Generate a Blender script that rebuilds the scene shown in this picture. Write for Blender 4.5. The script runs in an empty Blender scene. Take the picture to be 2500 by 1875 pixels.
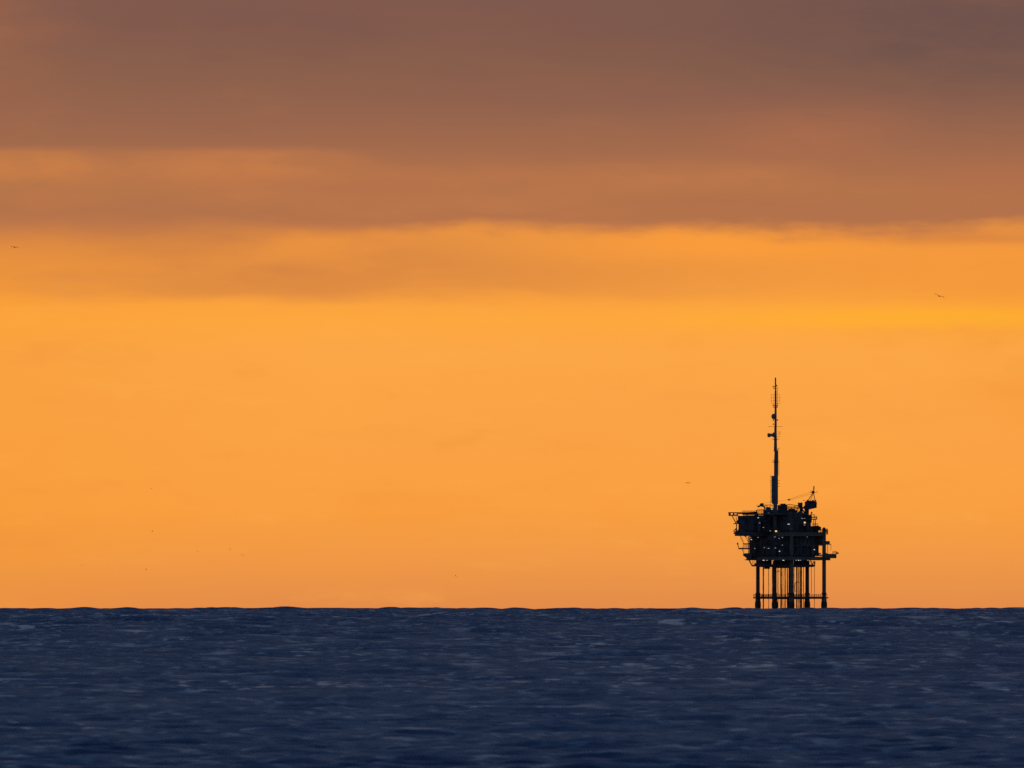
import bpy, math, random
import numpy as np
from mathutils import Vector
from mathutils.bvhtree import BVHTree

R = math.radians
scene = bpy.context.scene
col = scene.collection
random.seed(7)

# ------------------------------------------------------------------ camera
EYE = 5.0                      # metres above mean sea level
EARTH = 7.43e6                 # earth radius with normal refraction
DIST = 8620.0                  # platform distance: on the visible horizon
DIP = 2 * EYE / DIST           # dip of the horizon (rad)

cam_d = bpy.data.cameras.new('camera')
cam = bpy.data.objects.new('camera', cam_d)
col.objects.link(cam)
cam.location = (0, 0, EYE)
cam_d.sensor_width = 36
cam_d.lens = 18.0 / (250.0 / DIST)
PITCH = 545.5 * 0.2 / DIST - DIP
cam.rotation_euler = (R(90) + PITCH, 0, 0)
cam_d.clip_start = 0.5
cam_d.clip_end = 60000
cam_d.dof.use_dof = True
cam_d.dof.focus_distance = DIST
cam_d.dof.aperture_fstop = 5.6
scene.camera = cam

# ------------------------------------------------------------------ exposure
scene.view_settings.view_transform = 'Standard'
scene.view_settings.look = 'None'
scene.view_settings.exposure = 0
scene.view_settings.gamma = 1
scene.view_settings.use_curve_mapping = False
scene.cycles.use_denoising = False
scene.cycles.max_bounces = 6
scene.cycles.sample_clamp_indirect = 3.0
scene.cycles.sample_clamp_direct = 3.0
scene.cycles.filter_width = 1.5

# ------------------------------------------------------------------ sky
SUN_AZ, SUN_EL = 9.0, -0.5     # degrees, low behind the cloud bank on the right


def lin(c):
    return tuple(((v / 255) / 12.92 if v / 255 <= 0.04045 else ((v / 255 + 0.055) / 1.055) ** 2.4) for v in c)


world = bpy.data.worlds.new('World')
scene.world = world
world.use_nodes = True
nt = world.node_tree
nt.nodes.clear()
L = nt.links.new


def feed(sock, v):
    if isinstance(v, (int, float)):
        sock.default_value = v
    elif isinstance(v, tuple):
        sock.default_value = v if len(v) == 4 or sock.type == 'VECTOR' else (*v, 1)
    else:
        L(v, sock)


def M(op, a, b=0.0, c=0.0, clamp=False):
    n = nt.nodes.new('ShaderNodeMath')
    n.operation = op
    n.use_clamp = clamp
    for s, v in zip(n.inputs, (a, b, c)):
        feed(s, v)
    return n.outputs[0]


def add(a, b): return M('ADD', a, b)
def sub(a, b): return M('SUBTRACT', a, b)
def mul(a, b): return M('MULTIPLY', a, b)


def smooth(v, lo, hi, tlo=0.0, thi=1.0):
    n = nt.nodes.new('ShaderNodeMapRange')
    n.interpolation_type = 'SMOOTHSTEP'
    feed(n.inputs[0], v)
    for i, q in enumerate((lo, hi, tlo, thi)):
        feed(n.inputs[1 + i], q)
    return n.outputs[0]


def mixc(f, a, b):
    n = nt.nodes.new('ShaderNodeMix')
    n.data_type = 'RGBA'
    feed(n.inputs[0], f)
    feed(n.inputs[6], a)
    feed(n.inputs[7], b)
    return n.outputs[2]


def gauss(a, e, a0, e0, sa, se):
    da = M('POWER', M('ABSOLUTE', mul(sub(a, a0), 1 / sa)), 2.0)
    de = M('POWER', M('ABSOLUTE', mul(sub(e, e0), 1 / se)), 2.0)
    return M('EXPONENT', mul(add(da, de), -1.0))


def noise(vec, scale, detail, rough=0.5, dist=0.0):
    n = nt.nodes.new('ShaderNodeTexNoise')
    feed(n.inputs['Vector'], vec)
    n.inputs['Scale'].default_value = scale
    n.inputs['Detail'].default_value = detail
    n.inputs['Roughness'].default_value = rough
    n.inputs['Distortion'].default_value = dist
    return n.outputs[0]


def vec(x, y, z=0.0):
    n = nt.nodes.new('ShaderNodeCombineXYZ')
    feed(n.inputs[0], x); feed(n.inputs[1], y); feed(n.inputs[2], z)
    return n.outputs[0]


def ramp(v, stops, lo, hi):
    n = nt.nodes.new('ShaderNodeValToRGB')
    feed(n.inputs[0], M('DIVIDE', sub(v, lo), hi - lo, clamp=True))
    r = n.color_ramp
    while len(r.elements) < len(stops):
        r.elements.new(0.5)
    for el, (p, c) in zip(r.elements, stops):
        el.position = (p - lo) / (hi - lo)
        el.color = (*lin(c), 1)
    return n.outputs[0]


tc = nt.nodes.new('ShaderNodeTexCoord')
sx = nt.nodes.new('ShaderNodeSeparateXYZ')
L(tc.outputs['Generated'], sx.inputs[0])
el = mul(M('ARCSINE', sx.outputs[2]), 180 / math.pi)             # elevation, degrees
az = mul(M('ARCTAN2', sx.outputs[0], sx.outputs[1]), 180 / math.pi)

PXD = 0.2 / DIST * 180 / math.pi        # degrees in a photo pixel


def E(y): return -math.degrees(DIP) + (1483 - y) * PXD
def A(x): return (x - 1250) * PXD


# slow warps of the layers
w1 = sub(noise(vec(mul(az, 0.9), mul(el, 1.5), 3.1), 1.0, 3, 0.5), 0.5)
w2 = sub(noise(vec(mul(az, 2.2), mul(el, 9.0), 7.7), 1.0, 4, 0.55), 0.5)
w3 = sub(noise(vec(mul(az, 0.55), mul(el, 3.0), 1.3), 1.0, 4, 0.5), 0.5)
fine = sub(noise(vec(mul(az, 6.0), mul(el, 16.0), 2.2), 1.0, 4, 0.6), 0.5)

# clear glow below the cloud bank
glow = ramp(el, [(E(1560), (226, 134, 68)), (E(1475), (227, 140, 74)), (E(1380), (238, 151, 71)),
                 (E(1240), (249, 160, 66)), (E(1000), (250, 163, 70)), (E(860), (251, 166, 71)),
                 (E(785), (253, 167, 63)), (E(700), (250, 160, 62)), (E(560), (247, 155, 62)),
                 (E(300), (235, 150, 70))], E(1560), E(300))
glow = mixc(smooth(add(w1, mul(w3, 0.6)), 0.05, 0.35, 0.0, 0.5), glow, (*lin((252, 168, 72)), 1))
glow = mixc(smooth(add(w1, mul(w3, 0.6)), -0.02, -0.35, 0.0, 0.5), glow, (*lin((245, 150, 50)), 1))
glow = mixc(smooth(az, A(900), A(-300), 0.0, 0.35), glow, (*lin((246, 152, 46)), 1))
hz = add(w2, mul(fine, 0.6))
glow = mixc(smooth(hz, 0.03, 0.4, 0.0, 0.35), glow, (*lin((255, 174, 78)), 1))
glow = mixc(smooth(hz, -0.03, -0.4, 0.0, 0.35), glow, (*lin((238, 146, 62)), 1))
# thin veil hanging below the bank
veil_m = mul(smooth(add(el, mul(w2, 0.10)), E(752), E(700)), smooth(add(w3, mul(w2, 0.5)), -0.16, 0.14, 0.55, 1.0))
veil_g = gauss(az, el, A(650), E(650), 1.15, 0.15)
sky1 = mixc(mul(mul(veil_m, 0.95), add(0.2, mul(veil_g, 0.8))), glow, (*lin((213, 132, 67)), 1))
st = gauss(az, add(el, mul(w2, 0.05)), A(2350), E(580), 0.55, 0.022)
sky1 = mixc(mul(st, 0.75), sky1, (*lin((214, 130, 66)), 1))
# brighter streaks
b1 = gauss(az, add(el, mul(w2, 0.04)), A(2280), E(775), 0.75, 0.035)
sky1 = mixc(mul(b1, 0.75), sky1, (*lin((255, 176, 46)), 1))
b2 = gauss(az, add(el, mul(w2, 0.06)), A(1750), E(600), 0.55, 0.05)
sky1 = mixc(mul(b2, 0.6), sky1, (*lin((255, 160, 58)), 1))

# the bank itself
bank_c = ramp(el, [(E(620), (205, 126, 68)), (E(540), (180, 114, 75)), (E(470), (177, 114, 74)),
                   (E(400), (168, 109, 76)), (E(300), (153, 102, 77)), (E(180), (139, 96, 76)),
                   (E(60), (131, 91, 77)), (E(-400), (112, 84, 80)), (E(-1500), (96, 82, 88))],
              E(600), E(-1500))
tone = add(add(mul(w3, 0.9), mul(w2, 0.5)), mul(fine, 0.18))
bank_c = mixc(smooth(tone, 0.02, 0.40, 0.0, 0.35), bank_c, (*lin((206, 128, 78)), 1))
bank_c = mixc(smooth(tone, -0.02, -0.40, 0.0, 0.40), bank_c, (*lin((112, 82, 76)), 1))
for (gx, gy, sa, se, k, c) in ((70, 405, .36, .080, .85, (208, 130, 70)), (600, 410, .32, .085, .85, (206, 128, 72)),
                               (1250, 500, .5, .03, .45, (198, 124, 74)), (950, 430, .95, .045, .40, (196, 122, 74)), (900, 450, .6, .03, .3, (168, 104, 76)), (1650, 500, .5, .02, .3, (168, 106, 76)),
                               (1960, 330, .30, .10, .40, (190, 115, 76)), (1650, 445, .50, .040, .65, (196, 123, 75)),
                               (-40, 60, .22, .30, .45, (172, 108, 72)), (2400, 60, .85, .26, .75, (101, 79, 76)),
                               (1450, 235, .9, .05, .35, (136, 92, 80)), (2450, 440, .25, .06, .3, (190, 112, 76))):
    g = gauss(add(az, mul(w2, 0.5)), add(el, mul(w2, 0.10)), A(gx), E(gy), sa, se)
    if gy == 405 or gy == 410:
        g = mul(g, smooth(add(el, mul(fine, 0.03)), E(350), E(374)))
    g = mul(g, smooth(fine, -0.25, 0.2, 0.65, 1.0))
    bank_c = mixc(mul(g, k), bank_c, (*lin(c), 1))

edge = add(E(566), mul(w1, 0.10))
edge = add(edge, mul(smooth(az, A(1750), A(2050)), 0.022))
edge = add(edge, mul(smooth(az, A(950), A(300)), -0.045))
soft = add(0.036, mul(smooth(az, A(1000), A(300)), 0.09))
hgt = sub(add(el, mul(w2, 0.13)), edge)
hgt = add(hgt, mul(fine, 0.05))
bank_m = smooth(hgt, mul(soft, -1.0), soft)
sky2 = mixc(bank_m, sky1, bank_c)

# dusk blue above the bank, from the sky model
nish = nt.nodes.new('ShaderNodeTexSky')
nish.sky_type = 'NISHITA'
nish.sun_disc = False
nish.sun_elevation = R(SUN_EL)
nish.sun_rotation = R(SUN_AZ)
nish.air_density = 1.0
nish.dust_density = 0.6
nish.ozone_density = 3.3
nv = nt.nodes.new('ShaderNodeVectorMath')
nv.operation = 'MULTIPLY'
L(nish.outputs[0], nv.inputs[0])
nv.inputs[1].default_value = (0.26, 0.318, 0.315)
up = smooth(add(el, mul(w1, 1.5)), 2.2, 6.8)
# away from the afterglow: unseen grey bank added to brighten the platform's near side
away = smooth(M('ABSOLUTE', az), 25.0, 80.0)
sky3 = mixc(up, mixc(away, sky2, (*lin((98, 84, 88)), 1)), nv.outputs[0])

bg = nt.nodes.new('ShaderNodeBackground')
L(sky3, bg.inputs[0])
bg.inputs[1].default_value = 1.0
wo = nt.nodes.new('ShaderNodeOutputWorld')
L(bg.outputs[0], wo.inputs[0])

# ------------------------------------------------------------------ sun, veiled by the bank
sun_d = bpy.data.lights.new('sun', 'SUN')
sun_d.energy = 0.2
sun_d.angle = R(10)
sun_d.color = (1.0, 0.62, 0.30)
sun = bpy.data.objects.new('sun', sun_d)
col.objects.link(sun)
sun.rotation_euler = (R(90 - SUN_EL), 0, R(180 - SUN_AZ))


# ------------------------------------------------------------------ materials
def mat(name, base, rough=0.6, metal=0.0, wear=None, wscale=0.4, spec=0.3, emit=None, estr=0.0):
    m = bpy.data.materials.new(name)
    m.use_nodes = True
    t = m.node_tree
    b = t.nodes['Principled BSDF']
    b.inputs['Roughness'].default_value = rough
    b.inputs['Metallic'].default_value = metal
    b.inputs['Specular IOR Level'].default_value = spec
    b.inputs['Base Color'].default_value = (*base, 1)
    if wear:
        tcn = t.nodes.new('ShaderNodeTexCoord')
        n = t.nodes.new('ShaderNodeTexNoise')
        n.inputs['Scale'].default_value = wscale
        n.inputs['Detail'].default_value = 5
        n.inputs['Roughness'].default_value = 0.65
        t.links.new(tcn.outputs['Object'], n.inputs['Vector'])
        r = t.nodes.new('ShaderNodeValToRGB')
        r.color_ramp.elements[0].position = 0.42
        r.color_ramp.elements[1].position = 0.66
        r.color_ramp.elements[0].color = (*base, 1)
        r.color_ramp.elements[1].color = (*wear, 1)
        t.links.new(n.outputs[0], r.inputs[0])
        t.links.new(r.outputs[0], b.inputs['Base Color'])
    if emit:
        b.inputs['Emission Color'].default_value = (*emit, 1)
        b.inputs['Emission Strength'].default_value = estr
    return m


MT = {
    'steel': mat('weathered_steel', (.32, .26, .215), .7, wear=(.17, .12, .09)),
    'rust': mat('rusty_steel', (.20, .14, .10), .8, wear=(.08, .065, .06)),
    'ochre': mat('ochre_lit_side', (.50, .38, .24), .6, wear=(.30, .21, .15), wscale=.3),  # lightened for the light falling on near legs and beams
    'red': mat('faded_red_paint', (.20, .05, .045), .6, wear=(.10, .05, .04)),
    'module': mat('dark_module_paint', (.32, .27, .235), .6, wear=(.16, .12, .10)),
    'module_b': mat('grey_module_paint', (.28, .26, .24), .6, wear=(.20, .16, .13)),
    'mast': mat('galvanised_mast', (.46, .42, .39), .55, wear=(.28, .24, .21), wscale=.25),
    'dish': mat('pale_dish_cover', (.42, .44, .45), .6),
    'crane': mat('dark_blue_crane_paint', (.15, .14, .20), .55, wear=(.05, .04, .05)),
    'cable': mat('greased_cable', (.03, .028, .026), .7),
    'conductor': mat('scaled_conductor_pipe', (.10, .08, .07), .8, wear=(.07, .06, .055)),
    'bird': mat('dark_plumage', (.05, .045, .04), .9, wear=(.09, .085, .08), wscale=6),
    'lw': mat('lit_white_lens', (.8, .8, .8), .4, emit=(1, .93, .82), estr=.75),
    'ld': mat('dim_white_lens', (.8, .8, .8), .4, emit=(.85, .88, .85), estr=.28),
    'lo': mat('lit_warm_lens', (.8, .7, .5), .4, emit=(1, .66, .30), estr=1.1),
}

# ------------------------------------------------------------------ sea
def build_sea():
    rng = np.random.default_rng(11)
    # rings: fine where the lens looks
    r = [25.0]
    while r[-1] < 430: r.append(r[-1] * 1.02)
    while r[-1] < 7700: r.append(r[-1] + min(.40 * (r[-1] / 450) ** 1.3, 5.5))
    while r[-1] < 9300: r.append(r[-1] * 1.0007)
    while r[-1] < 24000: r.append(r[-1] * 1.01)
    r = np.array(r)
    dense = np.linspace(-2.15, 2.15, 420)
    g, s, side = 2.15, 0.02, []
    while g < 179:
        s = min(s * 1.5, 8.0); g += s
        side.append(min(g, 180.0))
    side = np.array(side)
    side = side[side < 179.0]
    phi = np.radians(np.concatenate([-side[::-1], dense, side]))
    nr, nc = len(r), len(phi)
    isd = np.zeros(nc, bool); isd[len(side):len(side) + len(dense)] = True
    dr = np.gradient(r)
    dphi = np.gradient(phi)
    # wave components
    comps = []
    def band(n, l0, l1, slope, th0, spread):
        for _ in range(n):
            lam = math.exp(rng.uniform(math.log(l0), math.log(l1)))
            th = math.radians(th0) + rng.normal(0, math.radians(spread))
            k = 2 * math.pi / lam
            a = slope * math.sqrt(2.0 / n) / k * rng.uniform(.6, 1.3)
            comps.append((k * math.cos(th), k * math.sin(th), a, rng.uniform(0, 2 * math.pi)))
    band(10, 80, 200, 0.011, -82, 22)
    band(16, 36, 80, 0.024, -78, 38)
    band(70, 11, 36, 0.110, -74, 52)
    n_off = len(comps)                       # the longer seas build up offshore, the shore side lies in the lee
    band(60, 4.5, 12, 0.055, -76, 34)
    band(130, 1.1, 4.5, 0.21, -78, 32)
    g_ = np.clip((r - 400) / 3600, 0, 1)
    lee = .18 + .87 * g_ * g_ * (3 - 2 * g_) + .55 * np.clip((r - 6500) / 1800, 0, 1)
    X = r[:, None] * np.sin(phi)[None, :]
    Y = r[:, None] * np.cos(phi)[None, :]
    dX = np.zeros_like(X); dY = np.zeros_like(X); dZ = np.zeros_like(X)
    for ci, (kx, ky, a, ph) in enumerate(comps):
        step = abs(ky) * dr + abs(kx) * r * (dense[1] - dense[0]) * math.pi / 180
        att = np.clip((2.2 - step) / 1.2, 0, 1)
        if ci < n_off: att = att * lee
        rows = np.where(att > 0.001)[0]
        if len(rows) == 0: continue
        i0, i1 = rows[0], rows[-1] + 1
        cs = np.where(isd)[0]; c0, c1 = cs[0] + 1, cs[-1]
        if r[i1 - 1] < 400: continue
        i0 = max(i0, int(np.searchsorted(r, 380)))
        p = kx * X[i0:i1, c0:c1] + ky * Y[i0:i1, c0:c1] + ph
        w = (a * att[i0:i1])[:, None]
        k = math.hypot(kx, ky)
        sn = np.sin(p); cs_ = np.cos(p)
        dZ[i0:i1, c0:c1] += w * sn
        dX[i0:i1, c0:c1] += w * cs_ * (kx / k) * .8
        dY[i0:i1, c0:c1] += w * cs_ * (ky / k) * .8
    Z = dZ - r[:, None] ** 2 / (2 * EARTH) - 1.8
    co = np.stack([X + dX, Y + dY, Z], -1).reshape(-1, 3).astype(np.float32)
    i = np.arange(nr - 1)[:, None]; j = np.arange(nc)[None, :]
    jn = (j + 1) % nc
    q = np.stack([i * nc + j, i * nc + jn, (i + 1) * nc + jn, (i + 1) * nc + j], -1)
    q = np.broadcast_to(q, (nr - 1, nc, 4)).reshape(-1, 4)[:, ::-1].astype(np.int32)
    me = bpy.data.meshes.new('sea')
    nq = len(q)
    # closing cap under the camera
    cap = np.arange(nc)[::-1].astype(np.int32)
    me.vertices.add(len(co)); me.vertices.foreach_set('co', co.ravel())
    me.loops.add(nq * 4 + nc)
    me.loops.foreach_set('vertex_index', np.concatenate([q.ravel(), cap]))
    me.polygons.add(nq + 1)
    me.polygons.foreach_set('loop_start', np.concatenate([np.arange(nq) * 4, [nq * 4]]).astype(np.int32))
    me.polygons.foreach_set('use_smooth', np.ones(nq + 1, bool))
    me.update(calc_edges=True)
    o = bpy.data.objects.new('sea', me)
    col.objects.link(o)
    o['kind'] = 'structure'
    m = bpy.data.materials.new('sea_water')
    m.use_nodes = True
    t = m.node_tree
    b = t.nodes['Principled BSDF']
    b.inputs['Base Color'].default_value = (.001, .034, .125, 1)
    b.inputs['Roughness'].default_value = .17
    b.inputs['IOR'].default_value = 1.333
    # ripples too small for the mesh become gloss: more of them go unresolved on the coarser outer rings
    gp = t.nodes.new('ShaderNodeNewGeometry')
    gl = t.nodes.new('ShaderNodeVectorMath'); gl.operation = 'LENGTH'
    t.links.new(gp.outputs['Position'], gl.inputs[0])
    gr = t.nodes.new('ShaderNodeValToRGB')
    gm = t.nodes.new('ShaderNodeMapRange')
    gm.inputs[1].default_value = 400; gm.inputs[2].default_value = 4000
    t.links.new(gl.outputs['Value'], gm.inputs[0])
    t.links.new(gm.outputs[0], gr.inputs[0])
    gr.color_ramp.elements[0].color = (.42, .42, .42, 1)
    gr.color_ramp.elements[1].color = (.49, .49, .49, 1)
    e2 = gr.color_ramp.elements.new(.3); e2.color = (.46, .46, .46, 1)
    # windrows: smoother strips of surface drawn out along the wind, small inshore and broader out to sea
    def slick(sx_, sy_, seed):
        tc_ = t.nodes.new('ShaderNodeTexCoord')
        m_ = t.nodes.new('ShaderNodeMapping')
        t.links.new(tc_.outputs['Object'], m_.inputs[0])
        m_.inputs['Scale'].default_value = (sx_, sy_, 0)
        m_.inputs['Location'].default_value = (seed, seed * 1.7, 0)
        n_ = t.nodes.new('ShaderNodeTexNoise')
        n_.inputs['Scale'].default_value = 1
        n_.inputs['Detail'].default_value = 2
        n_.inputs['Roughness'].default_value = .6
        t.links.new(m_.outputs[0], n_.inputs['Vector'])
        r_ = t.nodes.new('ShaderNodeMapRange'); r_.interpolation_type = 'SMOOTHSTEP'
        r_.inputs[1].default_value = .52; r_.inputs[2].default_value = .70
        t.links.new(n_.outputs[0], r_.inputs[0])
        return r_.outputs[0]
    def mth(op, a_, b_):
        n_ = t.nodes.new('ShaderNodeMath'); n_.operation = op
        for s_, v_ in zip(n_.inputs, (a_, b_)):
            if isinstance(v_, float): s_.default_value = v_
            else: t.links.new(v_, s_)
        return n_.outputs[0]
    def reach(a_, b_, lo_, hi_):
        n_ = t.nodes.new('ShaderNodeMapRange'); n_.interpolation_type = 'SMOOTHSTEP'
        for k_, v_ in enumerate((a_, b_, lo_, hi_)): n_.inputs[1 + k_].default_value = v_
        t.links.new(gl.outputs['Value'], n_.inputs[0])
        return n_.outputs[0]
    sl = mth('MAXIMUM', mth('MAXIMUM', slick(.50, .24, 3.0), mth('MULTIPLY', slick(.17, .040, 8.0), reach(600.0, 1700.0, .3, 1.0))), mth('MULTIPLY', slick(.055, .0085, 15.0), reach(1600.0, 4200.0, .1, .9)))
    t.links.new(mth('MULTIPLY', gr.outputs[0], mth('SUBTRACT', 1.0, mth('MINIMUM', mth('MULTIPLY', mth('MULTIPLY', sl, mth('ADD', .6, mth('MULTIPLY', slick(.022, .0040, 31.0), .7))), .62), .54))), b.inputs['Roughness'])
    tcn = t.nodes.new('ShaderNodeTexCoord')
    mp = t.nodes.new('ShaderNodeMapping')
    t.links.new(tcn.outputs['Object'], mp.inputs[0])
    mp.inputs['Scale'].default_value = (1.1, 2.2, .3)
    n = t.nodes.new('ShaderNodeTexNoise')
    n.inputs['Scale'].default_value = 1.0
    n.inputs['Detail'].default_value = 3
    n.inputs['Roughness'].default_value = .6
    t.links.new(mp.outputs[0], n.inputs['Vector'])
    # small wind ripples as a slope added to the wave normal
    off = t.nodes.new('ShaderNodeVectorMath'); off.operation = 'MULTIPLY_ADD'
    t.links.new(n.outputs['Color'], off.inputs[0])
    off.inputs[1].default_value = (.5, .5, 0)
    off.inputs[2].default_value = (-.25, -.25, 0)
    geo = t.nodes.new('ShaderNodeNewGeometry')
    sm = t.nodes.new('ShaderNodeVectorMath'); sm.operation = 'ADD'
    t.links.new(geo.outputs['Normal'], sm.inputs[0])
    t.links.new(off.outputs[0], sm.inputs[1])
    nm = t.nodes.new('ShaderNodeVectorMath'); nm.operation = 'NORMALIZE'
    t.links.new(sm.outputs[0], nm.inputs[0])
    t.links.new(nm.outputs[0], b.inputs['Normal'])
    me.materials.append(m)
    return o


build_sea()
#PLATFORM
# ------------------------------------------------------------------ mesh helpers
ALL_V, ALL_F = [], []


class MB:
    """collects solids and links them as one mesh object"""
    def __init__(self):
        self.v, self.f = [], []

    def _add(self, v, f):
        o = len(self.v)
        self.v += [tuple(p) for p in v]
        self.f += [tuple(i + o for i in q) for q in f]
        return self

    def hexa(self, p):          # 8 points: bottom ring, top ring
        return self._add(p, [(3, 2, 1, 0), (4, 5, 6, 7), (0, 1, 5, 4), (1, 2, 6, 5), (2, 3, 7, 6), (3, 0, 4, 7)])

    def box(self, x0, x1, y0, y1, z0, z1):
        return self.hexa([(x0, y0, z0), (x1, y0, z0), (x1, y1, z0), (x0, y1, z0),
                          (x0, y0, z1), (x1, y0, z1), (x1, y1, z1), (x0, y1, z1)])

    def ubox(self, u0, u1, v0, v1, z0, z1):
        return self.hexa([uv(u0, v0, z0), uv(u1, v0, z0), uv(u1, v1, z0), uv(u0, v1, z0),
                          uv(u0, v0, z1), uv(u1, v0, z1), uv(u1, v1, z1), uv(u0, v1, z1)])

    def tube(self, a, b, r0, r1=None, n=8):
        r1 = r0 if r1 is None else r1
        a, b = Vector(a), Vector(b)
        d = (b - a).normalized()
        s = d.cross(Vector((0, 0, 1)) if abs(d.z) < .95 else Vector((1, 0, 0))).normalized()
        t = s.cross(d)
        vs = []
        for c, r in ((a, r0), (b, r1)):
            for i in range(n):
                q = 2 * math.pi * i / n
                vs.append(c + s * (r * math.cos(q)) + t * (r * math.sin(q)))
        fs = [(i, (i + 1) % n, n + (i + 1) % n, n + i) for i in range(n)]
        return self._add(vs, fs + [tuple(range(n))[::-1], tuple(range(n, 2 * n))])

    def path(self, pts, r, n=6):
        for a, b in zip(pts[:-1], pts[1:]):
            self.tube(a, b, r, r, n)
        return self

    def lathe(self, c, axis, prof, n=14):
        """prof: (distance along axis, radius)"""
        c, d = Vector(c), Vector(axis).normalized()
        s = d.cross(Vector((0, 0, 1)) if abs(d.z) < .95 else Vector((1, 0, 0))).normalized()
        t = s.cross(d)
        vs = [c + d * h + s * (r * math.cos(2 * math.pi * i / n)) + t * (r * math.sin(2 * math.pi * i / n))
              for h, r in prof for i in range(n)]
        fs = [(k * n + i, k * n + (i + 1) % n, (k + 1) * n + (i + 1) % n, (k + 1) * n + i)
              for k in range(len(prof) - 1) for i in range(n)]
        return self._add(vs, fs + [tuple(range(n))[::-1], tuple(range((len(prof) - 1) * n, len(prof) * n))])

    def prism(self, pts, y0, y1):
        """outline in x,z given thickness along y"""
        n = len(pts)
        vs = [(x, y0, z) for x, z in pts] + [(x, y1, z) for x, z in pts]
        fs = [(i, (i + 1) % n, n + (i + 1) % n, n + i) for i in range(n)]
        return self._add(vs, fs + [tuple(range(n))[::-1], tuple(range(n, 2 * n))])

    def build(self, name, m, parent=None, track=True):
        me = bpy.data.meshes.new(name)
        me.from_pydata(self.v, [], self.f)
        me.materials.append(MT[m])
        o = bpy.data.objects.new(name, me)
        col.objects.link(o)
        if parent is not None:
            o.parent = parent
        if track:
            k = len(ALL_V)
            ALL_V.extend(self.v)
            ALL_F.extend(tuple(i + k for i in q) for q in self.f)
        return o


def thing(name, loc, label, cat, group=None):
    o = bpy.data.objects.new(name, None)
    o.empty_display_size = 2
    col.objects.link(o)
    o.location = loc
    o['label'] = label
    o['category'] = cat
    if group:
        o['group'] = group
    return o


# platform frame: X to the right, Y away, Z up from mean sea level; the deck grid is turned 30 degrees
U = 0.2


def PX(p): return (p - 1925) * U
def PZ(p): return (1482 - p) * U
def uv(u, v, z=0.0): return (1.2 + .866 * u - .5 * v, -18 + .5 * u + .866 * v, z)


ORIGIN = (PX(1925) + (1925 - 1250) * U, DIST, -DIST ** 2 / (2 * EARTH))
plat = thing('oil_platform', ORIGIN, 'dark offshore oil platform on tall legs, standing alone in the sea at the horizon', 'oil platform')

LEGS = [(u, v) for u in (0, 18.5) for v in (0, 16, 32)]
Z_SPL, Z_SUB, Z_LOW, Z_MAIN, Z_UP = 4.7, 21.0, 24.2, 36.4, 46.2

# legs
for (u, v) in LEGS:
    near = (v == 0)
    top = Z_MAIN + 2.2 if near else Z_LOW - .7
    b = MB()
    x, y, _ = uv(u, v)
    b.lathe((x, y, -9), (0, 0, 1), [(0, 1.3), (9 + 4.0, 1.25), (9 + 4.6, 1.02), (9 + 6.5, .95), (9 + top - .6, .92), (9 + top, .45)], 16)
    leg = b.build('leg', 'ochre' if near else 'steel', plat)  # near legs paler: the light on them is put into the colour
    c = MB()
    c.lathe((x, y, 6.2), (0, 0, 1), [(0, 1.15), (.5, 1.2), (1.0, 1.15)], 16)
    c.build('collar', 'rust', leg)
    MB().lathe((x, y, -.3), (0, 0, 1), [(0, 1.42), (1.6, 1.5), (3.2, 1.38)], 16).build('splash_sleeve', 'rust', leg)

# horizontal braces in the splash zone and under the decks
for z, r in ((Z_SPL, .55), (-1.5, .5)):
    for v in (0, 16, 32):
        MB().tube(uv(0, v, z), uv(18.5, v, z), r, n=10).build('horizontal_brace', 'steel', plat)
    for u in (0, 18.5):
        for v in (0, 16):
            MB().tube(uv(u, v, z), uv(u, v + 16, z), r, n=10).build('horizontal_brace', 'steel', plat)


def railing(pts, parent, h=1.1, m='rust', gap=2.0, rails=3, r=.075):
    b = MB()
    for a, c in zip(pts[:-1], pts[1:]):
        a, c = Vector(a), Vector(c)
        n = max(1, int((c - a).length / gap))
        for i in range(n + 1):
            p = a.lerp(c, i / n)
            b.tube(p, p + Vector((0, 0, h)), r * 1.15, n=5)
        for k in range(rails):
            z = Vector((0, 0, h * (k + 1) / rails))
            b.tube(a + z, c + z, r, n=5)
    return b.build('railing', m, parent)


def deck(name, u0, u1, v0, v1, z, th, m, rails=True, edge='ochre', hole=None):
    d = MB().ubox(u0, u1, v0, v1, z - .15, z).build(name, m, plat)
    e = .45
    for (a, b_, c, f) in ((u0, u1, v0, v0 + e), (u0, u1, v1 - e, v1), (u0, u0 + e, v0 + e, v1 - e), (u1 - e, u1, v0 + e, v1 - e)):
        g = MB()
        g.ubox(a, b_, c, f, z - .45, z - .153)
        g.ubox(a + .1, b_ - .1, c + .1, f - .1, z - th + .3, z - .45)
        g.ubox(a, b_, c, f, z - th, z - th + .3)
        g.build('edge_girder', edge if (c == v0 or a == u0) else m, d)  # near-face girders take the paler tone, light put into the colour
    nv = int((v1 - v0) / 4)
    for i in range(1, nv):
        q = v0 + (v1 - v0) * i / nv
        MB().ubox(u0 + e, u1 - e, q - .12, q + .12, z - th + .1, z - .153).build('floor_beam', m, d)
    if rails:
        railing([uv(u0, v1, z), uv(u0, v0, z), uv(u1, v0, z), uv(u1, v1, z), uv(u0, v1, z)], d, gap=2.4)
    return d


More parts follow.
